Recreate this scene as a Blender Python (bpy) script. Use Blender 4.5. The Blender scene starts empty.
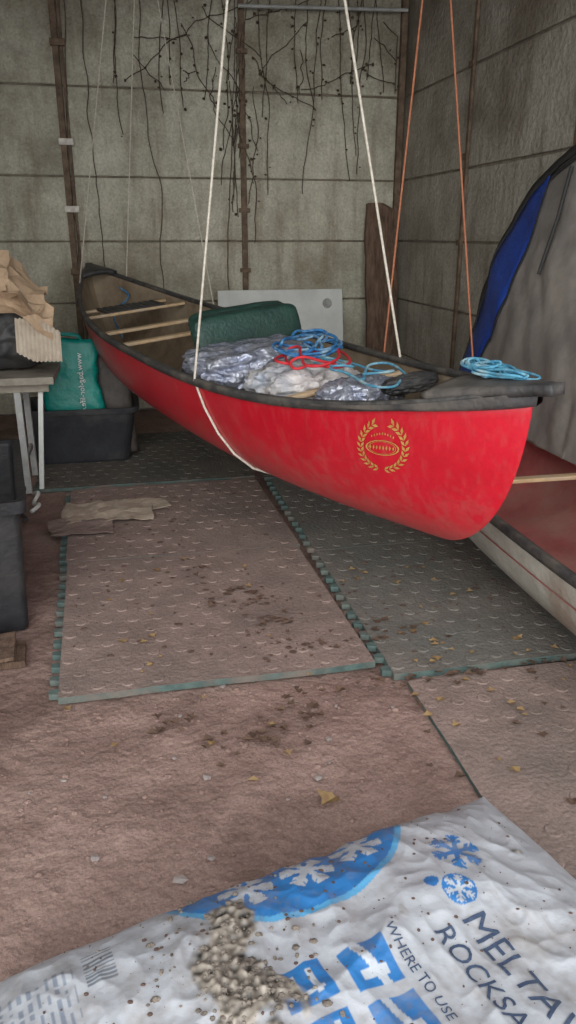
import bpy, bmesh, math, random
from mathutils import Vector, Matrix, noise
random.seed(7)
scene=bpy.context.scene
COL=scene.collection
TH=math.radians(12); C12,S12=math.cos(TH),math.sin(TH)
def sh(s,t,z=0.0): return Vector((C12*s-S12*t, S12*s+C12*t, z))
CH=1.55
PI=math.pi
# ---------------------------------------------------------------- helpers
def empty(name):
    e=bpy.data.objects.new(name,None); COL.objects.link(e); e.empty_display_size=.1; return e
def add(name,me,mats=None,parent=None,smooth=True):
    o=bpy.data.objects.new(name,me); COL.objects.link(o)
    if mats:
        for m in (mats if isinstance(mats,(list,tuple)) else [mats]): me.materials.append(m)
    if smooth and hasattr(me,'polygons'):
        for p in me.polygons: p.use_smooth=True
    if parent: o.parent=parent
    return o
def mesh(name,verts,faces):
    me=bpy.data.meshes.new(name); me.from_pydata([tuple(v) for v in verts],[],faces); me.update(); return me
def curve(name,splines,r,mat,parent=None,cyclic=False,smooth=False,res=3):
    cu=bpy.data.curves.new(name,'CURVE'); cu.dimensions='3D'; cu.bevel_depth=r; cu.bevel_resolution=res; cu.use_fill_caps=True
    for pts in splines:
        if smooth:
            sp=cu.splines.new('BEZIER'); sp.bezier_points.add(len(pts)-1)
            for b,p in zip(sp.bezier_points,pts):
                b.co=p; b.handle_left_type='AUTO'; b.handle_right_type='AUTO'
            sp.resolution_u=8
        else:
            sp=cu.splines.new('POLY'); sp.points.add(len(pts)-1)
            for b,p in zip(sp.points,pts): b.co=(*p,1)
        sp.use_cyclic_u=cyclic
    cu.materials.append(mat)
    o=bpy.data.objects.new(name,cu); COL.objects.link(o)
    if parent: o.parent=parent
    return o
def material(name,c1,c2=None,scale=6.0,rough=.7,bump=.2,bscale=None,c3=None,metal=0.,spec=.4,coat=0.,detail=8,dist=.02,contrast=(.35,.65),stretch=None,speck=0.,sscale=70,c3r=(.48,.66),streak=None,grime_topshade=None,samt=.75,sstr=(3,3,.35),low=None):
    m=bpy.data.materials.new(name); m.use_nodes=True; nt=m.node_tree; N=nt.nodes; L=nt.links
    b=N['Principled BSDF']; b.inputs['Roughness'].default_value=rough; b.inputs['Metallic'].default_value=metal
    b.inputs['Specular IOR Level'].default_value=spec; b.inputs['Coat Weight'].default_value=coat
    tc=N.new('ShaderNodeTexCoord'); src=tc.outputs['Object']; raw=src
    if stretch:
        mp=N.new('ShaderNodeMapping'); mp.inputs['Scale'].default_value=stretch; L.new(src,mp.inputs[0]); src=mp.outputs[0]
    c2=c2 or tuple(x*.8 for x in c1)
    n=N.new('ShaderNodeTexNoise'); n.inputs['Scale'].default_value=scale; n.inputs['Detail'].default_value=detail; n.inputs['Roughness'].default_value=.65
    L.new(src,n.inputs['Vector'])
    r=N.new('ShaderNodeValToRGB'); r.color_ramp.elements[0].position=contrast[0]; r.color_ramp.elements[1].position=contrast[1]
    r.color_ramp.elements[0].color=(*c2,1); r.color_ramp.elements[1].color=(*c1,1)
    L.new(n.outputs['Fac'],r.inputs[0]); out=r.outputs[0]
    def overlay(out,colr,sc,lo,hi,strch=None,amt=1.,addz=None,rgh=.62):
        s_=raw if strch else src
        if strch:
            mp=N.new('ShaderNodeMapping'); mp.inputs['Scale'].default_value=strch; L.new(raw,mp.inputs[0]); s_=mp.outputs[0]
        n2=N.new('ShaderNodeTexNoise'); n2.inputs['Scale'].default_value=sc; n2.inputs['Detail'].default_value=9; n2.inputs['Roughness'].default_value=rgh
        L.new(s_,n2.inputs['Vector']); f=n2.outputs['Fac']
        if addz:
            sx=N.new('ShaderNodeSeparateXYZ'); L.new(raw,sx.inputs[0])
            mr=N.new('ShaderNodeMapRange'); mr.inputs[1].default_value=addz[0]; mr.inputs[2].default_value=addz[1]; mr.inputs[3].default_value=0; mr.inputs[4].default_value=addz[2]
            L.new(sx.outputs[2],mr.inputs[0]); ad=N.new('ShaderNodeMath'); ad.operation='ADD'; L.new(f,ad.inputs[0]); L.new(mr.outputs[0],ad.inputs[1]); f=ad.outputs[0]
        mr=N.new('ShaderNodeMapRange'); mr.inputs[1].default_value=lo; mr.inputs[2].default_value=hi; mr.inputs[3].default_value=0; mr.inputs[4].default_value=amt
        L.new(f,mr.inputs[0])
        mx=N.new('ShaderNodeMixRGB'); L.new(mr.outputs[0],mx.inputs[0]); L.new(out,mx.inputs[1]); mx.inputs[2].default_value=(*colr,1); return mx.outputs[0]
    if c3: out=overlay(out,c3,scale*.27,c3r[0],c3r[1])
    if streak: out=overlay(out,streak,3.0,.5,.72,sstr,samt)
    if grime_topshade: out=overlay(out,grime_topshade,1.6,.62,.95,None,.85,(1.6,3.5,.32))  # patchy brown grime plus painted-in shade that deepens towards the wall top
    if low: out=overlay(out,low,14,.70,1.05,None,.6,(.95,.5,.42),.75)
    if speck:
        n3=N.new('ShaderNodeTexNoise'); n3.inputs['Scale'].default_value=sscale; n3.inputs['Detail'].default_value=5; n3.inputs['Roughness'].default_value=.8
        L.new(src,n3.inputs['Vector'])
        r3=N.new('ShaderNodeMapRange'); r3.inputs[1].default_value=.3; r3.inputs[2].default_value=.7; r3.inputs[3].default_value=1-speck; r3.inputs[4].default_value=1+speck
        L.new(n3.outputs['Fac'],r3.inputs[0])
        vm=N.new('ShaderNodeVectorMath'); vm.operation='SCALE'; L.new(out,vm.inputs[0]); L.new(r3.outputs[0],vm.inputs['Scale']); out=vm.outputs[0]
    L.new(out,b.inputs['Base Color'])
    if bump:
        nb=N.new('ShaderNodeTexNoise'); nb.inputs['Scale'].default_value=bscale or scale*5; nb.inputs['Detail'].default_value=8
        L.new(src,nb.inputs['Vector'])
        bp=N.new('ShaderNodeBump'); bp.inputs['Strength'].default_value=bump; bp.inputs['Distance'].default_value=dist
        L.new(nb.outputs['Fac'],bp.inputs['Height']); L.new(bp.outputs[0],b.inputs['Normal'])
    return m
def box_verts(bm,fn,x0,x1,y0,y1,z0,z1,mi=0):
    vs=[bm.verts.new(fn(x,y,z)) for z in (z0,z1) for y in (y0,y1) for x in (x0,x1)]
    for f in ((0,2,3,1),(4,5,7,6),(0,1,5,4),(1,3,7,5),(3,2,6,7),(2,0,4,6)):
        fc=bm.faces.new([vs[i] for i in f]); fc.material_index=mi
def boxes(name,fn,lst,mats,parent=None,bev=.004):
    bm=bmesh.new()
    for b in lst: box_verts(bm,fn,*b)
    bmesh.ops.recalc_face_normals(bm,faces=bm.faces)
    me=bpy.data.meshes.new(name); bm.to_mesh(me); bm.free()
    o=add(name,me,mats,parent,smooth=False)
    if bev:
        md=o.modifiers.new('b','BEVEL'); md.width=bev; md.segments=2; md.limit_method='ANGLE'
    return o
def nz(x,y,z=0.,s=1.): return noise.noise(Vector((x*s,y*s,z*s)))

# ---------------------------------------------------------------- materials
M_conc=material('concrete_weathered',(.53,.515,.42),(.38,.365,.29),scale=3.4,rough=.9,bump=.7,bscale=24,c3=(.26,.23,.165),dist=.02,speck=.28,sscale=48,c3r=(.50,.66),streak=(.24,.20,.14),grime_topshade=(.13,.10,.065))
M_conc_r=material('concrete_right',(.42,.39,.33),(.29,.27,.22),scale=3.0,rough=.9,bump=.7,bscale=24,c3=(.21,.185,.145),speck=.28,sscale=48,c3r=(.5,.66),streak=(.18,.15,.11),grime_topshade=(.12,.09,.06))
M_seam=material('mortar_dark',(.24,.21,.16),(.11,.09,.065),scale=9,rough=.95)
M_rust=material('rusty_strip',(.20,.14,.095),(.08,.055,.038),scale=14,rough=.85)
M_clip=material('galvanised_clip',(.75,.72,.64),(.45,.4,.36),scale=20,rough=.5)
M_dirt=material('packed_dirt',(.325,.225,.19),(.22,.145,.12),scale=4,rough=.95,bump=.6,bscale=30,c3=(.15,.095,.078),dist=.025,speck=.35,sscale=110,c3r=(.50,.62))
M_roof=material('roof_dark',(.12,.105,.085),scale=4,rough=.9)
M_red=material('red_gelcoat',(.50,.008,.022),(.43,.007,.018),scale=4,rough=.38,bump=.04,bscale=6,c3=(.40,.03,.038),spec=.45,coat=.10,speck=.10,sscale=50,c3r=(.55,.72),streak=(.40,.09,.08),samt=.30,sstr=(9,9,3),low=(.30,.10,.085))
M_redin=material('pink_faded_interior',(.40,.11,.105),(.28,.075,.07),scale=7,rough=.6,c3=(.34,.17,.14))
M_tan=material('fibreglass_interior',(.27,.20,.13),(.16,.115,.075),scale=8,rough=.7,c3=(.34,.28,.2))
M_hullgrey=material('grey_gelcoat',(.50,.49,.43),(.36,.34,.29),scale=7,rough=.5,c3=(.3,.22,.17),speck=.12)
M_black=material('black_plastic',(.028,.028,.03),(.055,.052,.05),scale=9,rough=.5,bump=.1)
M_deck=material('dusty_deck',(.060,.057,.057),(.026,.026,.027),scale=11,rough=.5,bump=.2,c3=(.12,.105,.09))
M_gun=material('gunwale_dusty',(.07,.068,.066),(.03,.03,.03),scale=20,rough=.5,c3=(.14,.12,.1))
M_wood=material('ash_wood',(.58,.42,.25),(.42,.28,.15),scale=9,rough=.55,stretch=(1,6,6),c3=(.45,.36,.27))
M_plank=material('weathered_plank',(.20,.13,.09),(.08,.05,.035),scale=8,rough=.9,bump=.6,stretch=(4,4,.6))
M_rope=material('cream_rope',(.62,.58,.50),(.42,.38,.31),scale=60,rough=.8)
M_orange=material('orange_rope',(.52,.21,.11),(.36,.13,.07),scale=60,rough=.8)
M_blue=material('blue_rope',(.03,.18,.40),(.015,.08,.22),scale=40,rough=.6,c3=(.28,.42,.50))
M_cyan=material('cyan_rope',(.10,.32,.44),(.04,.18,.30),scale=50,rough=.7,c3=(.33,.43,.43))
M_redrope=material('red_rope',(.6,.03,.04),(.4,.02,.03),scale=50,rough=.6)
M_green=material('green_canvas',(.026,.07,.055),(.015,.04,.033),scale=10,rough=.5,bump=.3)
M_silver=material('silver_foil',(.55,.57,.63),(.28,.31,.42),scale=14,rough=.22,metal=.55,bump=.9,bscale=14,dist=.05)
M_white=material('white_sack',(.66,.63,.61),(.42,.39,.39),scale=14,rough=.4,bump=.9,bscale=14,dist=.05,c3=(.32,.38,.47))
M_board=material('white_board',(.68,.70,.67),(.56,.58,.55),scale=5,rough=.5,bump=.05)
M_teal=material('teal_bag',(.0,.27,.22),(.0,.19,.16),scale=8,rough=.4,bump=.5,bscale=10,dist=.03)
M_brownbag=material('dark_bag',(.10,.085,.075),(.05,.045,.04),scale=9,rough=.6,bump=.5,bscale=12)
M_tub=material('black_tub',(.04,.043,.05),(.025,.025,.03),scale=6,rough=.45,c3=(.09,.085,.08))
M_crate=material('black_crate',(.022,.023,.026),(.012,.012,.014),scale=6,rough=.5,c3=(.045,.042,.04))
M_kraft=material('kraft_paper',(.54,.39,.26),(.42,.29,.185),scale=8,rough=.8,bump=.3)
M_card=material('pale_card',(.50,.43,.34),(.36,.29,.225),scale=10,rough=.8,bump=.3)
M_table=material('table_top',(.34,.31,.255),(.22,.2,.165),scale=9,rough=.8)
M_metal=material('painted_metal',(.42,.43,.42),(.3,.3,.29),scale=12,rough=.5)
M_tent=material('tent_fabric',(.27,.25,.225),(.18,.165,.15),scale=5,rough=.75,bump=.3,bscale=8,c3=(.35,.32,.28),dist=.03)
M_tentblue=material('tent_blue',(.015,.06,.34),(.01,.035,.22),scale=6,rough=.55,bump=.3)
M_tentblack=material('tent_trim',(.03,.03,.03),scale=10,rough=.7)
M_leaf=material('dead_leaf',(.36,.25,.11),(.20,.12,.055),scale=14,rough=.7)
M_dleaf=material('brown_litter',(.15,.09,.06),(.07,.045,.032),scale=24,rough=.85)
M_clump=material('soil_clump',(.15,.095,.075),(.08,.05,.04),scale=25,rough=.95,bump=.6)
M_stone=material('pale_stone',(.36,.32,.3),(.24,.2,.19),scale=15,rough=.9)
M_ash=material('dried_mud',(.30,.255,.21),(.12,.10,.085),scale=35,rough=.95,bump=.8,bscale=80)
M_vine=material('dead_vine',(.10,.07,.045),(.045,.03,.022),scale=30,rough=.9)
M_gold=material('gold_print',(.46,.27,.08),(.38,.19,.05),scale=30,rough=.4)
M_prnw=material('white_print',(.75,.78,.76),scale=10,rough=.5)
M_navy=material('navy_print',(.04,.06,.11),(.06,.09,.15),scale=40,rough=.5)
def matmat(name,dust,base,cov):
    return material(name,dust,tuple(d*.72 for d in dust),scale=6,rough=.92,bump=.6,bscale=60,c3=base,dist=.012,speck=.28,sscale=110,c3r=(cov,cov+.18))
M_mat1=matmat('rubber_mat_dusty',(.30,.225,.195),(.19,.15,.132),.50)
M_mat2=matmat('rubber_mat_green',(.20,.18,.158),(.135,.135,.12),.44)
M_mat3=matmat('rubber_mat_far',(.15,.135,.115),(.09,.09,.08),.45)
M_matside=material('rubber_mat_core',(.105,.16,.145),(.055,.085,.08),scale=14,rough=.8,c3=(.20,.16,.135))

# ---------------------------------------------------------------- room shell
S0,S1=-2.1,2.59; T0,T1=.9,7.24; HC=3.6
rows=[0,.48,.98,1.5,2.02,2.7,3.6]
def wall(name,fn,ca,rows,m):
    bm=bmesh.new(); g=.006
    for i in range(len(ca)-1):
        for j in range(len(rows)-1):
            dy=random.uniform(0,.010)
            box_verts(bm,fn,ca[i]+g,ca[i+1]-g,dy,.06,rows[j]+g*1.3,rows[j+1]-g*1.3,0)
    box_verts(bm,fn,ca[0]-.12,ca[-1]+.12,.02,.10,0,rows[-1],1)
    bmesh.ops.recalc_face_normals(bm,faces=bm.faces)
    me=bpy.data.meshes.new(name); bm.to_mesh(me); bm.free()
    o=add(name,me,[m,M_seam],None,False)
    md=o.modifiers.new('b','BEVEL'); md.width=.008; md.segments=2; md.limit_method='ANGLE'
    return o
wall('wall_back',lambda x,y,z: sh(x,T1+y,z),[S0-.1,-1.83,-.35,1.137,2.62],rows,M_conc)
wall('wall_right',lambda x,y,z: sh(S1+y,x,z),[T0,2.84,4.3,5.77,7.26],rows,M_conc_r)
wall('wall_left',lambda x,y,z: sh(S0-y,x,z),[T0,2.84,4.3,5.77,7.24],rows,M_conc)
boxes('ceiling',sh,[(S0-.15,S1+.15,T0,T1+.15,HC,HC+.08)],M_roof,None,0)
boxes('roof_beam',sh,[(S0,S1,3.38,3.46,HC-.12,HC)],M_plank,None,.004)
boxes('roof_beam',sh,[(S0,S1,4.85,4.93,HC-.12,HC)],M_plank,None,.004)
boxes('roof_beam',sh,[(S0,S1,6.05,6.13,HC-.12,HC)],M_plank,None,.004)
st=empty('wall_seam_strips')
boxes('strips',sh,[(-.395,-.345,T1-.03,T1,0.05,HC),(-.335,-.31,T1-.02,T1,0.05,HC),(1.112,1.162,T1-.025,T1,.05,HC),(2.53,2.585,T1-.05,T1,.0,HC)],M_rust,st)
boxes('strips_side',lambda x,y,z:sh(S1-y,x,z),[(5.75,5.79,0,.022,0,HC),(4.28,4.32,0,.022,0,HC)],M_rust,st)
cl=[]; cd=[]
for z in (1.25,1.76,2.28,3.0): cl.append((-.41,-.29,T1-.05,T1-.005,z-.025,z+.025)); cd.append((1.09,1.185,T1-.04,T1-.005,z-.018,z+.018))
boxes('clips',sh,cl[1:3],M_clip,st)
boxes('clips_dull',sh,cd+[cl[0],cl[3]],M_rust,st)
boxes('clips_side',lambda x,y,z:sh(S1-y,x,z),[(5.73,5.81,.02,.035,z-.02,z+.02) for z in (1.5,2.1,2.7,3.2)],M_rust,st)
curve('steel_rod',[[sh(1.1,T1-.12,3.30),sh(2.55,T1-.12,3.34)]],.014,M_metal)
# vines
vs=[]
def vine(s,z,n,ds,dz,amp):
    pts=[]; vx=0
    for i in range(n):
        pts.append(sh(min(max(s,-2),2.5),T1-.02-.02*abs(nz(i*.3,s)),max(z,.3)))
        vx=vx*.6+random.uniform(-amp,amp)
        s+=ds+vx; z+=dz+random.uniform(-amp,amp)*.5
    vs.append(pts)
vine(.28,3.5,40,.008,-.062,.010)
vine(-.12,3.5,38,-.001,-.062,.010)
vine(-.28,3.5,40,-.001,-.062,.006)
vine(1.08,3.5,44,.0005,-.062,.006)
vine(1.20,3.5,30,-.0005,-.062,.006)
for k in range(20):
    vine(random.uniform(.1,2.4),random.uniform(2.8,3.5),random.randint(8,20),random.uniform(-.04,.04),random.uniform(-.05,.0),.022)
for k in range(20):
    vine(random.uniform(.1,2.4),3.5,random.randint(10,30),random.uniform(-.006,.006),-.055,.008)
for k in range(8):
    vine(random.uniform(1.0,1.3),random.uniform(2.4,3.4),20,random.uniform(-.01,.01),-.05,.012)
curve('dead_ivy_vines',vs,.0034,M_vine)
bm=bmesh.new()
for v in vs[5:]:
    for p in v:
        if random.random()<.22:
            c=p+Vector((random.uniform(-.03,.03),-.01,random.uniform(-.03,.03))); r=random.uniform(.006,.016)
            q=[bm.verts.new(c+Vector((math.cos(a)*r,random.uniform(-.01,.01),math.sin(a)*r*random.uniform(.5,1.3)))) for a in (0,1.3,2.6,3.9,5.2)]
            bm.faces.new(q)
me=bpy.data.meshes.new('ivy_leaves'); bm.to_mesh(me); bm.free(); add('dry_ivy_leaves',me,M_vine,None,False)

# ---------------------------------------------------------------- ground
def gz(x,y):
    return -.012+.012*nz(x,y,0,1.3)+.009*nz(x,y,3,5)+.005*nz(x,y,9,14)+.003*nz(x,y,5,35)
nx,ny=340,380
V=[];F=[]
for j in range(ny+1):
    y=-1+ (j/ny)**1.3*10.0
    for i in range(nx+1):
        x=-5+10*i/nx
        V.append((x,y,gz(x,y)))
for j in range(ny):
    for i in range(nx):
        a=j*(nx+1)+i; F.append((a,a+1,a+nx+2,a+nx+1))
add('floor',mesh('floor',V,F),M_dirt)

def rubber_mat(s0,s1,t0,t1,z0,h,top,teeth=False,skew=0.,sth=.0034):
    sk=lambda s,t: s+skew*(t-t0)
    bm=bmesh.new()
    hz=lambda s,t: .007*nz(s,t,z0,2.2)+.003*nz(s,t,4,7)
    G=30
    gg=lambda i,j:(s0+(s1-s0)*i/G,t0+(t1-t0)*j/G)
    gp=lambda i,j,dz: bm.verts.new(sh(sk(*gg(i,j)),gg(i,j)[1],z0+hz(*gg(i,j))+dz))
    g=[[gp(i,j,h) for i in range(G+1)] for j in range(G+1)]
    for j in range(G):
        for i in range(G): bm.faces.new([g[j][i],g[j][i+1],g[j+1][i+1],g[j+1][i]])
    ring=[(i,0) for i in range(G)]+[(G,j) for j in range(G)]+[(i,G) for i in range(G,0,-1)]+[(0,j) for j in range(G,0,-1)]
    bot=[gp(i,j,-.004) for i,j in ring]; m=len(ring)
    for k in range(m):
        a=ring[k]; b=ring[(k+1)%m]
        f=bm.faces.new([bot[k],bot[(k+1)%m],g[b[1]][b[0]],g[a[1]][a[0]]]); f.material_index=1
    if teeth:
        n=13; w=(t1-t0)/n
        for i in range(n):
            ta=t0+w*(i+.28); tb_=t0+w*(i+.72); d=.034
            box_verts(bm,lambda x,y,z: sh(sk(s0,y)+x+ (0.006 if abs(x)<.01 and 0 else 0),y+(x/d)*(-1 if y>ta+.001 else 1)*(-.008),z+hz(s0,y)),-d,.004,ta,tb_,z0-.003,z0+h-.002,1)
    ns=int((s1-s0)/.098); nt_=int((t1-t0)/.098)
    for i in range(ns):
        for j in range(nt_):
            cs=s0+(i+.5)*(s1-s0)/ns+(0.02 if j%2 else -.02); ct=t0+(j+.5)*(t1-t0)/nt_
            if nz(cs,ct,8,2.5)>.30: continue
            r=.027; K=14
            z=z0+h+hz(cs,ct); hh=sth*(1+.5*nz(cs,ct,2,4))
            P_=lambda a,rr,zz: bm.verts.new(sh(sk(cs,ct)+rr*math.cos(a),ct+rr*math.sin(a),zz))
            a=[P_(k*2*PI/K,r,z-.0015) for k in range(K)]; b=[P_(k*2*PI/K,r*.84,z+hh) for k in range(K)]
            for k in range(K): bm.faces.new([a[k],a[(k+1)%K],b[(k+1)%K],b[k]])
            bm.faces.new(b)
    me=bpy.data.meshes.new('rubber_mat'); bm.to_mesh(me); bm.free()
    return add('rubber_floor_mat',me,[top,M_matside],None,False)
rubber_mat(-.315,.85,2.40,3.60,.002,.022,M_mat1,True,-.03)
rubber_mat(-.36,.83,3.605,4.80,.002,.022,M_mat1,True,-.03)
rubber_mat(-.60,.80,4.86,6.2,.002,.018,M_mat3,True)
rubber_mat(.89,2.09,2.30,3.50,.002,.024,M_mat2,True)
rubber_mat(.89,2.09,3.505,4.75,.002,.024,M_mat2,True)
rubber_mat(.86,2.2,4.8,6.2,.002,.018,M_mat3)
rubber_mat(.93,2.13,1.0,2.27,.000,.012,M_mat1)

def leafmesh(name,pts,mat_,smin,smax):
    bm=bmesh.new()
    for (x,y,z) in pts:
        r=random.uniform(smin,smax); a0=random.uniform(0,6.28); K=10; bend=random.uniform(.2,.7)
        c=bm.verts.new((x,y,z+.006)); ring=[]
        for k in range(K):
            a=a0+k*6.2832/K; rr=r*(1.15 if k%2==0 else .7)*random.uniform(.75,1.2)*(1+.3*math.cos(a-a0))
            ring.append(bm.verts.new((x+rr*math.cos(a),y+rr*math.sin(a)*.8,z+.006+bend*rr*abs(math.sin(a-a0))*.8)))
        for k in range(K): bm.faces.new([c,ring[k],ring[(k+1)%K]])
    me=bpy.data.meshes.new(name); bm.to_mesh(me); bm.free(); return add(name,me,mat_,None,False)
def scatter(n,regions,z):
    o=[]
    for i in range(n):
        s0,s1,t0,t1=random.choice(regions); p=sh(random.uniform(s0,s1),random.uniform(t0,t1)); o.append((p.x,p.y,z))
    return o
leafmesh('fallen_leaves',scatter(30,[(.9,2.0,1.5,2.25)],.014)+scatter(28,[(.9,1.6,2.3,2.5),(.9,1.5,2.5,3.3)],.028)+scatter(8,[(-.3,.8,1.7,2.4)],.004)+scatter(14,[(-.2,.8,2.5,3.6)],.026),M_leaf,.009,.020)
leafmesh('curled_leaf',[(.125,1.79,.004)],M_leaf,.034,.036)
dl=[]
def dcl(s,t,n,ds,dt,z):
    for k in range(n):
        p=sh(s+random.gauss(0,ds),t+random.gauss(0,dt)); dl.append((p.x,p.y,z))
dcl(.42,3.05,14,.09,.05,.024); dcl(.52,2.78,12,.06,.05,.024); dcl(.25,3.35,8,.12,.06,.024); dcl(.62,2.55,14,.12,.05,.024)
dcl(.30,2.06,16,.09,.05,.0); dcl(.02,2.22,8,.06,.04,.0); dcl(.55,2.15,12,.10,.06,.0); dcl(.95,2.27,22,.22,.025,.012); dcl(1.5,2.28,22,.25,.025,.012)
dcl(1.05,2.6,10,.1,.1,.026); dcl(1.4,1.9,18,.3,.2,.012)
leafmesh('brown_leaf_litter',dl,M_dleaf,.008,.022)
def lumps(name,pts,mat_,smin,smax,flat=.6,sub=1):
    bm=bmesh.new()
    for (x,y,z) in pts:
        r=smin+(smax-smin)*random.random()**3; sx=random.uniform(.7,1.7)
        res=bmesh.ops.create_icosphere(bm,subdivisions=sub,radius=r)
        for v in res['verts']:
            k=1+.6*nz(v.co.x*60+x*10,v.co.y*60+y*10,v.co.z*60); v.co=Vector((x+v.co.x*k*sx,y+v.co.y*k,z+v.co.z*k*flat+r*.2))
    me=bpy.data.meshes.new(name); bm.to_mesh(me); bm.free(); return add(name,me,mat_,None,False)
cp=[]
for c in [(.35,2.05,70,.10),(.05,2.2,40,.08),(.55,2.2,60,.12),(.9,2.28,110,.25),(1.5,2.25,90,.3),(-.3,1.9,30,.15),(.2,1.75,30,.15)]:
    for k in range(c[2]):
        p=sh(c[0]+random.gauss(0,c[3]),min(c[1]+random.gauss(0,.06),2.38)); cp.append((p.x,p.y,gz(p.x,p.y)+.001))
for k in range(1800):
    p=sh(random.uniform(-1.3,.9),random.uniform(1.1,2.4)); cp.append((p.x,p.y,gz(p.x,p.y)-.001))
lumps('soil_clumps',cp,M_dirt,.0012,.010)
mp=[]
for c in [(.45,3.0,24,.08),(.5,2.75,16,.06),(.3,3.3,16,.1),(.6,2.6,24,.1),(1.1,2.6,24,.2),(.1,3.2,14,.2)]:
    for k in range(c[2]):
        p=sh(c[0]+random.gauss(0,c[3]),c[1]+random.gauss(0,.05)); mp.append((p.x,p.y,.024))
for k in range(500):
    p=sh(random.uniform(-.3,.8),random.uniform(2.5,4.6)); mp.append((p.x,p.y,.025))
    p=sh(random.uniform(.9,1.7),random.uniform(2.4,4.2)); mp.append((p.x,p.y,.026))
lumps('mud_crumbs',mp,M_clump,.001,.012,.35)
lumps('pebbles',[(random.uniform(-1.,.5),random.uniform(1.5,2.5),-.002) for k in range(26)],M_stone,.005,.016,.4)

# ---------------------------------------------------------------- canoe builder
class Canoe:
    def __init__(s,bow,stern,beam,hm,he,stem,roll,full=2.5):
        F=(bow-stern); s.L=F.length; s.F=F.normalized(); s.full=full
        R=s.F.cross(Vector((0,0,1))).normalized()
        U=R.cross(s.F).normalized()
        rot=Matrix.Rotation(roll,3,s.F); s.R=rot@R; s.U=rot@U
        s.beam,s.hm,s.he,s.stem=beam,hm,he,stem
        s.O=(bow+stern)/2-s.U*he
    def W(s,x,y,z): return s.O+s.F*x+s.R*y+s.U*z
    def P(s,u,a,off=0.):
        sd=1 if a>=0 else -1; aa=abs(a); au=min(abs(u),1)
        w=s.beam/2*max(0,(1-au**s.full))**.85
        zs=s.hm+(s.he-s.hm)*au**3.0; zk=.025*au**3
        ph=aa*math.pi/2; p=.56+.36*au**2
        yf=math.sin(ph)**p; zf=1-max(0,math.cos(ph))**(1.05-.25*au**2)
        k=1-zf; st_=1-math.sqrt(max(0,1-k**2.3))
        x=u*(s.L/2-s.stem*st_*(.35+.65*au**2)-s.stem*.16*k)
        return Vector((x,sd*(w*yf),zk+(zs-zk)*zf))
    def PW(s,u,a,off=0.):
        p=s.P(u,a); v=s.W(*p)
        if off:
            e=.004; a2=a-e if a>0.5 else a+e; u2=u-e if u>0 else u+e
            du=(s.P(u2,a)-p)*(1 if u2>u else -1); da=(s.P(u,a2)-p)*(1 if a2>a else -1)
            n=du.cross(da)
            if n.length<1e-9: n=Vector((1 if u>0 else -1,0,0))
            n.normalize()
            if n.y*(1 if a>=0 else -1)<0 or (abs(a)<.02 and n.z>0): n=-n
            v=v+(s.F*n.x+s.R*n.y+s.U*n.z)*off
        return v
    def build(s,name,m_out,m_in,m_gun):
        s.e=empty(name)
        NU,NA=110,20
        us=[math.sin(math.pi/2*(-1+2*i/NU)) for i in range(NU+1)]
        as_=[-1+j/NA for j in range(2*NA+1)]
        V=[s.PW(u,a) for u in us for a in as_]; n=len(as_); Fc=[]
        for i in range(NU):
            for j in range(n-1):
                k=i*n+j; Fc.append((k,k+1,k+n+1,k+n))
        me=mesh('hull',V,Fc); bm=bmesh.new(); bm.from_mesh(me)
        bmesh.ops.remove_doubles(bm,verts=bm.verts,dist=.0004)
        bmesh.ops.recalc_face_normals(bm,faces=bm.faces)
        ctr=s.W(0,0,.15)
        sc=sum((f.calc_center_median()-ctr).dot(f.normal)*f.calc_area() for f in bm.faces)
        if sc<0: bmesh.ops.reverse_faces(bm,faces=bm.faces)
        bm.to_mesh(me); bm.free()
        o=add('hull',me,[m_out,m_in],s.e)
        md=o.modifiers.new('s','SOLIDIFY'); md.thickness=.006; md.offset=-1; md.material_offset=1; md.material_offset_rim=0
        for k,sd in enumerate((-1,1)):
            V=[];Fc=[]
            for i in range(61):
                u=math.sin(math.pi/2*(-1+2*i/60)); p=s.P(u,sd)
                for dy,dz in ((-.016,.008),(.012,.008),(.014,-.004),(.012,-.026),(.002,-.026),(-.016,-.014)):
                    V.append(s.W(p.x,p.y+sd*dy,p.z+dz))
            for i in range(60):
                for j in range(6):
                    a=i*6+j; b=i*6+(j+1)%6; Fc.append((a,b,b+6,a+6))
            me=mesh('gunwale_%d'%k,V,Fc); g=add('gunwale_%d'%k,me,m_gun,s.e)
        return s.e
    def deck(s,name,sg,u0,mt,lip=True,lip_d=.05,lipu=.7,tip=.03):
        V=[];Fc=[];n=16;m=9
        for i in range(n+1):
            f=i/n; u=sg*(u0+(1-u0)*f); p=s.P(u,1); wy=max(abs(p.y)*1.03,.026)
            for j in range(m):
                k=-1+2*j/(m-1)
                V.append(s.W(p.x+sg*tip*f**2,wy*k, p.z+.012+.03*(1-k*k)*(abs(p.y)/.2)))
        for i in range(n):
            for j in range(m-1):
                a=i*m+j; Fc.append((a,a+1,a+m+1,a+m))
        o=add(name,mesh(name,V,Fc),mt,s.e); md=o.modifiers.new('s','SOLIDIFY'); md.thickness=.034; md.offset=0
        if lip:
            V=[];Fc=[];n=30
            for sd in (-1,1):
                b0=len(V)
                for i in range(n+1):
                    k=i/n; u=sg*(lipu+(1-lipu)*k)
                    for j in range(5):
                        dz=lip_d*min(1,.45+k*.6)*j/4
                        frac=min(.9,dz/(s.he-.03)); al=1-(2/math.pi)*math.asin(min(1,frac**1.2)) if frac>0 else 1
                        V.append(s.PW(u,sd*al,.016 if j<4 else .001)+s.F*(sg*.012*k))
                for i in range(n):
                    for j in range(4):
                        a=b0+i*5+j; Fc.append((a,a+1,a+6,a+5))
            add(name+'_skirt',mesh(name,V,Fc),mt,s.e)
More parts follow.
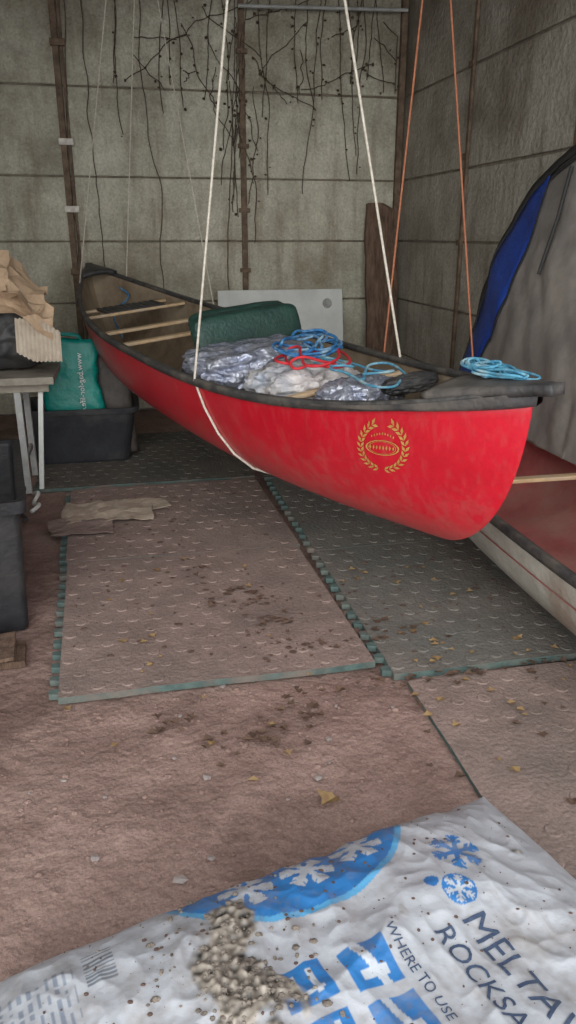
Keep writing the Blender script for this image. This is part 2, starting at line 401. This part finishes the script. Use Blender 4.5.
    def bar(s,name,x,z,wd,th,mt,inset=.01):
        u=x/(s.L/2); w=abs(s.P(u,1).y)-inset
        return boxes(name,s.W,[(x-wd/2,x+wd/2,-w,w,z-th/2,z+th/2)],mt,s.e,.006)

bow=Vector((.735,2.245,1.125)); stern=Vector((-1.62,6.52,1.31))
c1=Canoe(bow,stern,.92,.475,.70,.40,math.radians(6),2.7)
c1.build('red_canoe',M_red,M_tan,M_gun)
c1.deck('bow_deck',1,.87,M_deck,lipu=.66,tip=.085)
c1.deck('stern_deck',-1,.90,M_deck,lipu=.9)
zr=c1.hm-.03
for i,x in enumerate((-1.62,-1.36)): c1.bar('seat_rail_%d'%i,x,zr+.03,.035,.02,M_wood)
wv=[(x-.012,x+.012,-.22,.22,zr+.035,zr+.045) for x in [-1.6+.033*k for k in range(8)]]
wv+=[(-1.62,-1.36,y-.012,y+.012,zr+.037,zr+.049) for y in [-.2+.045*k for k in range(10)]]
boxes('seat_webbing',c1.W,wv,M_black,c1.e,0)
c1.bar('thwart_aft',-.85,zr,.055,.02,M_wood)
c1.bar('thwart_mid',-.42,zr,.05,.02,M_wood)
for i,x in enumerate((1.28,1.52)): c1.bar('bow_seat_rail_%d'%i,x,zr+.01,.035,.02,M_wood)

near=min((-1,1),key=lambda q:(c1.PW(.5,q)).length); far=-near
emb=[];ef=[]
EU,EA=.812,.842
A_M=1.1
def ept(dx,dz):
    return c1.PW(EU+dx/(c1.L/2), near*(EA+dz*A_M), .003)
def leafq(cx,cy,ang,ln,wd):
    b=len(emb); ca,sa=math.cos(ang),math.sin(ang)
    for (lx,ly) in ((0,0),(ln*.5,wd),(ln,0),(ln*.5,-wd)):
        emb.append(ept(cx+lx*ca-ly*sa,cy+lx*sa+ly*ca))
    ef.append((b,b+1,b+2,b+3))
for sd in (-1,1):
    for k in range(12):
        th=math.radians(-82+k*13); r=.092
        cx=sd*r*math.cos(th); cy=r*math.sin(th)
        dirn=math.atan2(math.cos(th),-sd*math.sin(th))
        for q in (-.6,.6): leafq(cx,cy,dirn+q,.028,.0055)
for k in range(24):
    a0=k*2*math.pi/24;a1=(k+1)*2*math.pi/24
    for (ra,rb) in ((1,.9),(.82,.78)):
        b=len(emb)
        for (r,a) in ((ra,a0),(ra,a1),(rb,a1),(rb,a0)):
            emb.append(ept(r*.07*math.cos(a),r*.030*math.sin(a)))
        ef.append((b,b+1,b+2,b+3))
for k in range(8): leafq(-.049+k*.0135,-.009,1.57,.019,.004)
for k in range(9): leafq(-.044+k*.011,.037+.011*math.sin(k*math.pi/8),1.57,.011,.003)
add('emblem',mesh('emblem',emb,ef),M_gold,c1.e,False)

def arc_under(us,aas): return [c1.PW(u,a,.008) for u,a in zip(us,aas)]
n_=near
K1=Vector((-.10,3.50,HC-.1)); K1b=Vector((.0,3.50,HC-.1))
loop=arc_under([.33+.17*min(1,k/7) for k in range(13)],[n_*(1-2*k/12) for k in range(13)])
hr=empty('hanging_rope')
curve('sling',[[K1]+loop+[K1b]],.0058,M_rope,hr)
K3=Vector((-1.14,6.0,HC-.1))
lo2=arc_under([-.86 for k in range(9)],[n_*(1-2*k/8) for k in range(9)])
curve('stern_sling',[[K3]+lo2+[K3+Vector((.15,0,0))]],.004,M_rope,hr)
p2=c1.PW(-.4,-n_*1.0,.01)
curve('stern_line',[[Vector((-.95,6.0,HC-.1)),p2]],.0032,M_rope,hr)
orr=empty('orange_rope')
K2=Vector((.79,4.9,HC-.1))
pA=sh(1.56,4.66,.06); pB=sh(2.2,4.5,.50)
curve('strand_1',[[K2,pA]],.0062,M_orange,orr); curve('strand_2',[[K2,pB]],.0062,M_orange,orr)
hk=empty('ceiling_hook')
for i,k in enumerate((K1,K1b,K2,K3)):
    curve('hook_%d'%i,[[k+Vector((0,0,.1)),k+Vector((0,0,.02)),k+Vector((.02,0,-.01)),k+Vector((0,0,-.03)),k+Vector((-.02,0,-.01))]],.005,M_metal,hk,smooth=True)

def blob(name,fn,cx,cy,cz,rx,ry,rz,mt,parent=None,amp=.25,fr=7,sub=5,pw=2.6,ridge=True,smooth=True,seed=0):
    bm=bmesh.new(); bmesh.ops.create_icosphere(bm,subdivisions=sub,radius=1)
    for v in bm.verts:
        d=v.co.copy(); m=(abs(d.x)**pw+abs(d.y)**pw+abs(d.z)**pw)**(1/pw); d/=m
        n1=noise.noise(d*fr*.5+Vector((seed,0,0))); n2=noise.noise(d*fr+Vector((0,seed,0)))
        k=1+amp*((1-2*abs(n1))-.5 if ridge else n1)*.7+amp*.4*(1-2*abs(n2))
        v.co=fn(cx+d.x*rx*k,cy+d.y*ry*k,cz+d.z*rz*k)
    bmesh.ops.recalc_face_normals(bm,faces=bm.faces)
    me=bpy.data.meshes.new(name); bm.to_mesh(me); bm.free(); return add(name,me,mt,parent,smooth)
W=c1.W; fy=far
gc=empty('green_kneeling_pad')
blob('pad_1',lambda x,y,z:W(x-.35*(z-.5),y,z),.20,fy*.13,.55,.055,.31,.09,M_green,gc,amp=.06,fr=3,pw=6,seed=3)
blob('pad_2',lambda x,y,z:W(x-.35*(z-.5),y,z),.11,fy*.14,.555,.040,.29,.09,M_green,gc,amp=.06,fr=3,pw=6,seed=6)
blob('foil_package',W,.52,-fy*.03,.43,.19,.29,.10,M_silver,amp=.20,fr=5,pw=5,sub=5,seed=1)
blob('white_sack',W,1.06,-fy*.02,.43,.20,.22,.095,M_white,amp=.26,fr=5,pw=3,seed=5)
blob('foil_package',W,1.42,fy*.04,.43,.12,.17,.08,M_silver,amp=.25,fr=6,pw=3,seed=15)
blob('rolled_black_mat',W,1.66,fy*.13,.53,.045,.12,.035,M_black,amp=.2,fr=5,seed=8)
def tangle(name,fn,cx,cy,cz,rx,ry,rz,n,r,mt,seed=0,step=1.1,parent=None):
    rnd=random.Random(seed); pts=[]
    ph=[rnd.uniform(0,6.28) for _ in range(8)]
    for i in range(n):
        t=i*step
        x=math.sin(t*1.13+ph[0])*.45+math.sin(t*.37+ph[1])*.55+rnd.uniform(-.2,.2)
        y=math.cos(t*.97+ph[2])*.45+math.sin(t*.53+ph[3])*.55+rnd.uniform(-.2,.2)
        z=abs(math.sin(t*.71+ph[4]))*.6+.4*math.sin(t*.29+ph[5])+rnd.uniform(-.3,.3)
        pts.append(fn(cx+x*rx,cy+y*ry,cz+z*rz))
    return curve(name,[pts],r,mt,parent,smooth=True)
tangle('blue_rope_coil',W,.94,fy*.08,.57,.18,.18,.04,40,.0068,M_blue,2)
tangle('red_strap_coil',W,1.14,-fy*.02,.56,.24,.17,.03,18,.006,M_redrope,4)
tangle('blue_bow_rope',W,1.42,fy*.03,.55,.30,.12,.025,20,.0055,M_cyan,6)
tangle('cyan_painter_rope',W,2.26,fy*.01,.715,.15,.045,.018,70,.0045,M_cyan,9)
curve('blue_stern_cord',[[W(-2.1,fy*.12,.55),W(-2.0,fy*.15,.49),W(-1.95,0,.38),W(-1.9,.02*fy,.2)]],.008,M_blue,smooth=True)

# ---------------------------------------------------------------- canoe 2
c2=Canoe(sh(1.92,.05,.57),sh(1.96,4.95,.57),.96,.38,.51,.34,0)
c2.build('grey_canoe',M_hullgrey,M_redin,M_gun)
c2.deck('bow_deck',1,.86,M_deck,lip=False); c2.deck('stern_deck',-1,.86,M_deck,lip=False)
for i,(x,wd) in enumerate(((-.75,.05),(-1.55,.04),(-1.8,.04),(.5,.05))): c2.bar('thwart_%d'%i,x,c2.hm-.02,wd,.022,M_wood)
V=[];Fc=[]
for sd in (-1,1):
    b0=len(V)
    for i in range(61):
        u=-.97+1.94*i/60
        V.append(c2.PW(u,sd*.80,.003)); V.append(c2.PW(u,sd*.785,.003))
    for i in range(60): a=b0+2*i; Fc.append((a,a+1,a+3,a+2))
add('red_line',mesh('line',V,Fc),M_redin,c2.e,False)

# ---------------------------------------------------------------- tent
tn=empty('dome_tent')
tc,hw,z0,H=3.46,1.50,.45,1.62
def tp(r,th,off=0.):
    c_,s_=math.cos(th),math.sin(th)
    t=tc-hw*r*math.copysign(abs(c_)**.85,c_); z=z0+H*r*abs(s_)**.85
    s=2.30+.15*(z-z0)/H-.11*math.sqrt(max(0,1-r*r))+.025*nz(t,z,0,2.3)+.016*(1-2*abs(nz(t,z*.5,5,5)))+off
    return sh(s,t,z)
def sector(name,r0,r1,a0,a1,nr,na,mt,off=0.,thick=.004):
    V=[];Fc=[]
    for i in range(na+1):
        th=a0+(a1-a0)*i/na
        for j in range(nr+1):
            ra=r0(th) if callable(r0) else r0; rb=r1(th) if callable(r1) else r1
            V.append(tp(ra+(rb-ra)*j/nr,th,off))
    for i in range(na):
        for j in range(nr):
            a=i*(nr+1)+j; Fc.append((a,a+1,a+nr+2,a+nr+1))
    o=add(name,mesh(name,V,Fc),mt,tn); md=o.modifiers.new('s','SOLIDIFY'); md.thickness=thick; return o
bl=lambda th: .96-.22*max(0,math.sin((th-PI*.66)/(PI*.34)*PI))**.6 if th>PI*.66 else .96
sector('front_panel',0,1,0,PI,30,100,M_tent)
sector('blue_panel',bl,.985,PI*.66,PI,5,40,M_tentblue,-.012)
sector('trim_band',.982,1.015,0,PI,2,110,M_tentblack,-.02,.012)
sector('trim_seam',lambda th:bl(th)-.008,lambda th:bl(th)+.004,PI*.3,PI,1,100,M_tentblack,-.016,.004)
V=[];Fc=[]
for i in range(81):
    th=PI*i/80; p=tp(1,th); c_,s_=math.cos(th),math.sin(th)
    q=sh(2.56,tc-hw*.97*math.copysign(abs(c_)**.85,c_),z0+H*.97*abs(s_)**.85); V+=[p,q]
for i in range(80): a=2*i; Fc.append((a,a+1,a+3,a+2))
add('back_wall_fabric',mesh('tb',V,Fc),M_tentblue,tn)
curve('strap',[[tp(.93,PI*.60,-.03),tp(.78,PI*.62,-.03),tp(.64,PI*.68,-.03)]],.010,M_tentblack,tn)
curve('guy_line',[[tp(.5,PI*.3,-.03),tp(.75,PI*.45,-.03),tp(.97,PI*.5,-.03)]],.004,M_tentblack,tn)

# ---------------------------------------------------------------- back: board and plank
def lean(s0,t0,wd,th,h,dt):
    L=math.sqrt(h*h+dt*dt)
    def fn(x,y,z): return sh(s0+x, t0+y*(h/L)+z*dt/L, z*h/L - y*dt/L)
    return fn
fb=lean(.86,6.92,1.1,.03,1.12,.2)
bd=empty('white_board')
boxes('panel',fb,[(0,1.17,0,.035,.02,1.10)],M_board,bd,.006)
bm=bmesh.new()
for (rr,dd) in ((.045,.012),(.028,.03)):
    r_=bmesh.ops.create_cone(bm,cap_ends=True,segments=24,radius1=rr,radius2=rr*.9,depth=dd)
    for v in r_['verts']: v.co=fb(1.02+v.co.x,-.006-v.co.z-dd/2,.97+v.co.y)
me=bpy.data.meshes.new('knob'); bm.to_mesh(me); bm.free(); add('knob',me,M_metal,bd,False)
def plank(name,s0,t0,wd,h,dt,th,taper=.0):
    f=lean(s0,t0,wd,th,h,dt); bm=bmesh.new(); n=34
    rings=[]
    for i in range(n+1):
        z=h*i/n; w=wd*(1-taper*(i/n)**2)+.03*nz(z,s0,0,6)
        if i==n: w*=.6
        o=.02*nz(z,3,0,3)
        rings.append([bm.verts.new(f(o+x,y+.012*nz(x*9,z,3,7),z)) for x,y in ((0,0),(w*.25,-.02),(w*.5,-.012),(w*.75,-.022),(w,0),(w,th),(0,th))])
    for i in range(n):
        for j in range(7): bm.faces.new([rings[i][j],rings[i][(j+1)%7],rings[i+1][(j+1)%7],rings[i+1][j]])
    bm.faces.new(rings[0]); bm.faces.new(rings[-1]); bmesh.ops.recalc_face_normals(bm,faces=bm.faces)
    me=bpy.data.meshes.new(name); bm.to_mesh(me); bm.free(); return add(name,me,M_plank,None,False)
plank('weathered_plank',2.24,6.88,.31,1.84,.24,.05,.15)

# ---------------------------------------------------------------- left: table and stuff
tb=empty('work_table'); ZT=.75
boxes('top',sh,[(-1.6,-.43,4.76,5.36,ZT-.045,ZT)],M_table,tb,.004)
boxes('apron',sh,[(-1.55,-.47,4.83,4.85,ZT-.1,ZT-.04),(-1.55,-.47,5.28,5.30,ZT-.1,ZT-.04)],M_table,tb,.003)
lg=[]
for s in (-.66,-1.5):
    for t in (4.86,5.26): lg.append((s-.02,s+.02,t-.02,t+.02,0,ZT-.04))
lg.append((-.67,-.65,4.88,5.26,.2,.23))
boxes('legs',sh,lg,M_metal,tb,.003)
boxes('angled_leg',lambda x,y,z:sh(-.50-x-.07*(1-z/ZT),4.87+y,z),[(0,.03,0,.03,0,ZT-.04)],M_board,tb,.003)
blob('black_holdall',sh,-.78,5.14,ZT+.21,.30,.19,.19,M_black,amp=.14,fr=4,pw=3.5,seed=11)
def crumple(name,fn,nx_,ny_,sx,sy,amp,mt,seed=0,thick=.002,fold=None,parent=None):
    V=[];Fc=[]
    for j in range(ny_+1):
        for i in range(nx_+1):
            x=(i/nx_-.5)*sx; y=(j/ny_-.5)*sy
            e=Vector((x*5+seed,y*5,seed*1.7))
            z=amp*(1-2*abs(noise.noise(e)))+amp*.5*(1-2*abs(noise.noise(e*2.3)))
            bx=x+.04*noise.noise(e*1.3+Vector((5,0,0)));by=y+.04*noise.noise(e*1.3+Vector((0,7,0)))
            if fold: z+=fold(x,y)
            V.append(fn(bx,by,z))
    for j in range(ny_):
        for i in range(nx_):
            a=j*(nx_+1)+i; Fc.append((a,a+1,a+nx_+2,a+nx_+1))
    o=add(name,mesh(name,V,Fc),mt,parent,False); md=o.modifiers.new('s','SOLIDIFY'); md.thickness=thick; return o
kb=empty('kraft_paper_bags')
crumple('sheet_1',lambda x,y,z:sh(-.70+x,4.98+y*.9,ZT+.52+z-.40*x+y*.35),10,10,.50,.46,.07,M_kraft,2,parent=kb)
crumple('sheet_2',lambda x,y,z:sh(-.60+x,4.88+y*.7,ZT+.38+z-.5*x+y*.5),9,9,.40,.34,.06,M_kraft,5,parent=kb)
crumple('sheet_3',lambda x,y,z:sh(-.86+x,4.95+y*.7,ZT+.58+z+y*.6-.2*x),9,9,.44,.4,.06,M_kraft,9,parent=kb)
V=[];Fc=[]
f=lambda x,y:sh(-.50+x*.95,4.76+y*.25+.1*x,ZT+.22+y*.62-.3*x+.004*math.sin(x*260))
nx_=90
for i in range(nx_+1):
    x=-.12+.26*i/nx_; V+=[f(x,-.20+.40*abs(x+.02)),f(x,.20-.5*abs(x))]
for i in range(nx_): a=2*i; Fc.append((a,a+1,a+3,a+2))
o=add('corrugated_card',mesh('cc',V,Fc),M_card,None,False); o.modifiers.new('s','SOLIDIFY').thickness=.003

def tub(name,fn,sx,sy,h,tp_,mt,wall_=.012,r=.07):
    def ring(hx,hy,z,rr):
        o=[]
        for (cx,cy,a0) in ((hx-rr,hy-rr,0),(-hx+rr,hy-rr,90),(-hx+rr,-hy+rr,180),(hx-rr,-hy+rr,270)):
            for k in range(7):
                a=math.radians(a0+k*15); o.append(fn(cx+rr*math.cos(a),cy+rr*math.sin(a),z))
        return o
    rg=[]
    hx,hy=sx/2,sy/2
    prof=[(tp_,.0),(tp_*.9,.015)]+[(tp_*(1-z),h*z) for z in (.3,.6,.9)]+[(0,h*.9),(-.02,h*.91),(-.025,h),(0.,h),(wall_,h*.98),(tp_*.5+wall_,h*.5),(tp_+wall_,.02)]
    for d,z in prof: rg.append(ring(hx-d,hy-d,z,r))
    n=len(rg[0]); V=[v for q in rg for v in q]; Fc=[]
    for i in range(len(rg)-1):
        for j in range(n):
            a=i*n+j; b=i*n+(j+1)%n; Fc.append((a,b,b+n,a+n))
    Fc.append(tuple(range(n))[::-1]); Fc.append(tuple(range((len(rg)-1)*n,len(rg)*n)))
    return add(name,mesh(name,V,Fc),mt,None,False)
tub('black_plastic_tub',lambda x,y,z:sh(-.34+x,5.61+y,.02+z),.78,.50,.40,.07,M_tub)
def bag(name,cx,cy,z0,w,d,h,mt,mh,handles=True,seed=0):
    e=empty(name); V=[];Fc=[];n=40;m=26
    for j in range(m+1):
        k=j/m; z=z0+h*k
        wd=w*(1-.22*k)*.5; dd=d*(1-.65*k**1.5)*.5
        for i in range(n):
            a=2*PI*i/n; ca,sa=math.cos(a),math.sin(a)
            x=wd*math.copysign(abs(ca)**.35,ca); y=dd*math.copysign(abs(sa)**.35,sa)
            q=1+.12*noise.noise(Vector((x*7+seed,y*7,z*6)))+.08*(1-2*abs(noise.noise(Vector((x*12,seed,z*9)))))
            V.append(sh(cx+x*q,cy+y*q,z+.08*nz(x*5,seed)*k))
    for j in range(m):
        for i in range(n):
            a=j*n+i; b=j*n+(i+1)%n; Fc.append((a,b,b+n,a+n))
    Fc.append(tuple(range(n))[::-1])
    o=add('body',mesh(name,V,Fc),mt,e); o.modifiers.new('s','SOLIDIFY').thickness=.002
    if handles:
        for sy in (-1,1):
            zt=z0+h
            curve('handle_%d'%(sy+1),[[sh(cx-.08,cy+sy*d*.12,zt-.04),sh(cx-.07,cy+sy*d*.15,zt+.02),sh(cx,cy+sy*d*.2,zt+.03),sh(cx+.07,cy+sy*d*.15,zt+.01),sh(cx+.08,cy+sy*d*.12,zt-.04)]],.009,mh,e,smooth=True)
    return e
tbag=bag('teal_shopping_bag',-.37,5.53,.06,.42,.20,.82,M_teal,M_teal,seed=2)
bag('dark_holdall',-.09,5.64,.06,.26,.26,.72,M_brownbag,M_black,seed=9)
def text_mesh(s,size,fn,mt,name,parent,align='LEFT',ext=0.):
    cu=bpy.data.curves.new(name,'FONT'); cu.body=s; cu.size=size; cu.align_x=align; cu.resolution_u=3
    o=bpy.data.objects.new(name,cu); COL.objects.link(o)
    dg=bpy.context.evaluated_depsgraph_get(); dg.update()
    me=bpy.data.meshes.new_from_object(o.evaluated_get(dg)); bpy.data.objects.remove(o)
    bm=bmesh.new(); bm.from_mesh(me); bmesh.ops.triangulate(bm,faces=bm.faces)
    for it in range(2):
        lo=[e for e in bm.edges if e.calc_length()>size*.25]
        if lo: bmesh.ops.subdivide_edges(bm,edges=lo,cuts=1); bmesh.ops.triangulate(bm,faces=bm.faces)
    for v in bm.verts: v.co=fn(v.co.x,v.co.y)
    bm.to_mesh(me); bm.free(); return add(name,me,mt,parent,False)
text_mesh('www.bag-for-life.co.uk',.055,lambda x,y: sh(-.29-y,5.405+.02*x,.80-x),M_prnw,'print',tbag)

tub('black_storage_crate',lambda x,y,z:(Vector((-1.035,2.80,0))+Vector((-.34,.94,0))*(.5+y)+Vector((-.94,-.34,0))*(.32+x)+Vector((0,0,z))),.62,.98,.58,.03,M_crate,r=.03)
boxes('offcut_board',lambda x,y,z:Vector((-1.30+x-.3*y,2.46+y+.2*x,.0+z)),[(0,.30,0,.16,0.0,.03)],M_plank,None,.004)
boxes('offcut_board',lambda x,y,z:Vector((-1.28+x-.3*y,2.42+y+.2*x,.03+z+.12*x)),[(0,.26,0,.2,0.0,.015)],M_plank,None,.002)
curve('white_strap',[[sh(-.62,4.75,.03),sh(-.58,4.65,.06),sh(-.6,4.55,.03),sh(-.56,4.45,.05),sh(-.6,4.4,.03)]],.012,M_board,smooth=True)
curve('black_strap',[[sh(-.72,4.75,.03),sh(-.66,4.65,.10),sh(-.68,4.5,.03),sh(-.62,4.3,.02)]],.014,M_black,smooth=True)
tpz=empty('torn_cardboard')
crumple('piece_1',lambda x,y,z:sh(-.16+x,4.28+y,.036+max(z,-.01)),20,12,.50,.34,.014,M_card,4,parent=tpz)
crumple('piece_2',lambda x,y,z:sh(-.30+x,4.06+y,.032+max(z,-.008)),12,12,.34,.26,.012,M_mat1,8,parent=tpz)
crumple('piece_3',lambda x,y,z:sh(.04+x,4.36+y,.034+max(z,-.008)),10,8,.30,.14,.010,M_card,6,parent=tpz)

# ---------------------------------------------------------------- salt bag
sb=empty('rock_salt_bag')
OA=Vector((.535,1.685,0)); A=Vector((-.896,-.444,0)); B=Vector((.444,-.896,0))
LA,WB=1.40,.80
def prof(p,q):
    a=abs(2*p/LA-1); b=abs(2*q/WB-1)
    return max(0,(1-a**3.2))**.6*max(0,(1-b**3.0))**.6
def mudm(p,q):
    n=.55*noise.noise(Vector((p*11,q*11,3)))+.35*noise.noise(Vector((p*30,q*30,9)))
    g=math.exp(-(((p-.86)/.095)**2+((q-.33)/.15)**2)) + .9*math.exp(-(((p-.80)/.05)**2+((q-.15)/.06)**2))
    return max(0,min(1,(g+n-.42)*2.2))
def hz(p,q):
    e=Vector((p*3.2,q*3.2,1.1)); r=prof(p,q)
    w=.022*(1-2*abs(noise.noise(e)))+.011*(1-2*abs(noise.noise(Vector((p*11,q*6,4)))))+.004*(1-2*abs(noise.noise(e*6)))
    return .11+.125*r+w*(.35+.65*min(1,r*1.5))-.012
def bagpt(p,q,off=0.):
    ed=.012*noise.noise(Vector((p*3,q*3,5)))
    v=OA+A*(p+ed)+B*(q+ed); v.z=hz(p,q)+off; return v
BW=(.41,.425,.455); BL=(.03,.17,.43); WH=(.46,.49,.53)
def flake(p,q,cp_,cq,R,arms=6,w=.006,rot=0.):
    dx,dy=p-cp_,q-cq; r=math.hypot(dx,dy)
    if r>R: return False
    a=math.atan2(dy,dx)+rot; k=round(a/(2*PI/arms))*2*PI/arms
    d=a-k; al=r*math.cos(d); pe=abs(r*math.sin(d))
    if pe<w: return True
    for b in (.45,.72):
        if abs(al-pe-R*b)<w*.9 and pe<R*.28: return True
    return False
def paint(p,q):
    c=BW
    rc=math.hypot(p-.61,q+.10)
    if rc<.33:
        c=BL
        if rc>.315: c=(.10,.34,.58)
        for cp_,cq in ((.46,.075),(.60,.10),(.745,.085)):
            if flake(p,q,cp_,cq,.062,w=.008,rot=.3): c=WH
    if flake(p,q,.275,.215,.06,w=.006): c=BL
    r2=math.hypot(p-.345,q-.315)
    if r2<.038: c=WH if flake(p,q,.345,.315,.034,w=.003) else BL
    if math.hypot(p-.39,q-.275)<.016: c=BL
    for k,(cp_,cq) in enumerate(((.612,.385),(.745,.37),(.612,.50),(.745,.485))):
        x,y=p-cp_,q-cq
        if abs(x)<.05 and abs(y)<.046:
            c=BL
            if k%2==0 and (abs(x+.3*y)<.010 or (y>.01 and abs(x)<.028 and y<.026)): c=WH
            if k%2==1 and (abs(abs(x)-.018)<.006 or abs(y-.02)<.005) and abs(x)<.03 and abs(y)<.03: c=WH
    if 1.04<p<1.10 and .08<q<.17 and math.sin(q*620+math.sin(q*90)*2)>0: c=(.15,.17,.2)
    if 1.12<p<1.30 and .10<q<.3 and math.sin(p*360)>.3 and noise.noise(Vector((q*60,round(p*57),2)))>-.1: c=(.22,.25,.30)
    return c
nx_,ny_=460,265
V=[];Fc=[];cols=[]
for j in range(ny_+1):
    q=WB*j/ny_
    for i in range(nx_+1):
        p=LA*i/nx_; mu=mudm(p,q)
        nn_=noise.noise(Vector((p*70,q*70,1)))
        V.append(bagpt(p,q,mu*(.007+.012*nn_)))
        c=paint(p,q); d=.5+.5*noise.noise(Vector((p*5,q*5,7)))+.5*noise.noise(Vector((p*18,q*18,2)))+.35*noise.noise(Vector((p*70,q*70,2)))
        halo=math.exp(-(((p-.85)/.16)**2+((q-.28)/.22)**2))
        d=min(1,max(0,(d-.50+.35*halo)*1.3)); dc=(.22,.19,.165)
        c=tuple(c[k]*(1-.65*d)+dc[k]*.65*d for k in range(3))
        mc=tuple(x*(.7+.8*nn_+.4*noise.noise(Vector((p*25,q*25,8)))) for x in (.31,.27,.225))
        me_=min(1,mu*2.5)
        cols.append(tuple(c[k]*(1-me_)+mc[k]*me_ for k in range(3))+(1,))
for j in range(ny_):
    for i in range(nx_):
        a=j*(nx_+1)+i; Fc.append((a,a+nx_+1,a+nx_+2,a+1))
me=mesh('top_film',V,Fc)
at=me.color_attributes.new('Print','FLOAT_COLOR','POINT')
for i,c in enumerate(cols): at.data[i].color=c
m=bpy.data.materials.new('printed_polythene'); m.use_nodes=True; nt=m.node_tree; b=nt.nodes['Principled BSDF']
b.inputs['Roughness'].default_value=.42
ac=nt.nodes.new('ShaderNodeVertexColor'); ac.layer_name='Print'
tcn=nt.nodes.new('ShaderNodeTexCoord'); nn=nt.nodes.new('ShaderNodeTexNoise'); nn.inputs['Scale'].default_value=14; nn.inputs['Detail'].default_value=6
nt.links.new(tcn.outputs['Object'],nn.inputs['Vector'])
bp=nt.nodes.new('ShaderNodeBump'); bp.inputs['Strength'].default_value=.4; bp.inputs['Distance'].default_value=.02
nt.links.new(nn.outputs['Fac'],bp.inputs['Height']); nt.links.new(bp.outputs[0],b.inputs['Normal'])
nt.links.new(ac.outputs['Color'],b.inputs['Base Color'])
add('top_film',me,m,sb)
V=[];Fc=[];nx2,ny2=60,34
for j in range(ny2+1):
    q=WB*j/ny2
    for i in range(nx2+1):
        p=LA*i/nx2; v=bagpt(p,q)
        if 0<i<nx2 and 0<j<ny2: v.z=.10-.098*min(1,prof(p,q)*1.3)
        V.append(v)
for j in range(ny2):
    for i in range(nx2):
        a=j*(nx2+1)+i; Fc.append((a,a+1,a+nx2+2,a+nx2+1))
add('underside',mesh('us',V,Fc),M_board,sb)
def onbag(p0,q0): return lambda x,y: bagpt(p0-y,q0+x,.0025)
text_mesh('MELTAWAY',.082,onbag(.385,.37),M_navy,'title',sb)
text_mesh('ROCKSALT',.062,onbag(.455,.37),M_navy,'subtitle',sb)
text_mesh('WHERE TO USE',.030,onbag(.545,.33),M_navy,'caption',sb)
mp=[]
for k in range(2600):
    p=.85+random.gauss(0,.09); q=.28+random.gauss(0,.13)
    if .01<q<WB-.02:
        mu=mudm(p,q)
        if random.random()<.10+mu*.35:
            v=bagpt(p,q); mp.append((v.x,v.y,v.z+mu*.006))
lumps('dried_mud_clods',mp,M_ash,.0008,.0075,.75)
mp2=[]
for k in range(500):
    p=random.uniform(.05,1.2); q=random.uniform(.03,.6); v=bagpt(p,q); mp2.append((v.x,v.y,v.z))
lumps('dirt_specks',mp2,M_clump,.0006,.0045,.7)

# ---------------------------------------------------------------- light
w=bpy.data.worlds.new('World'); scene.world=w; w.use_nodes=True
bg=w.node_tree.nodes['Background']; bg.inputs[0].default_value=(.93,.96,1.0,1); bg.inputs[1].default_value=2.25
sun=bpy.data.lights.new('sun','SUN'); sun.energy=2.3; sun.angle=math.radians(60); sun.color=(1,.97,.92)
so=bpy.data.objects.new('sun',sun); COL.objects.link(so); so.rotation_euler=(math.radians(72),0,math.radians(-6))
# ---------------------------------------------------------------- camera
cam=bpy.data.cameras.new('camera'); cam.sensor_fit='VERTICAL'; cam.sensor_height=24; cam.lens=760/1024*24
co=bpy.data.objects.new('camera',cam); COL.objects.link(co); co.location=(0,0,CH); co.rotation_euler=(math.radians(70),0,0)
cam.clip_start=.02
scene.camera=co
scene.view_settings.view_transform='Standard'
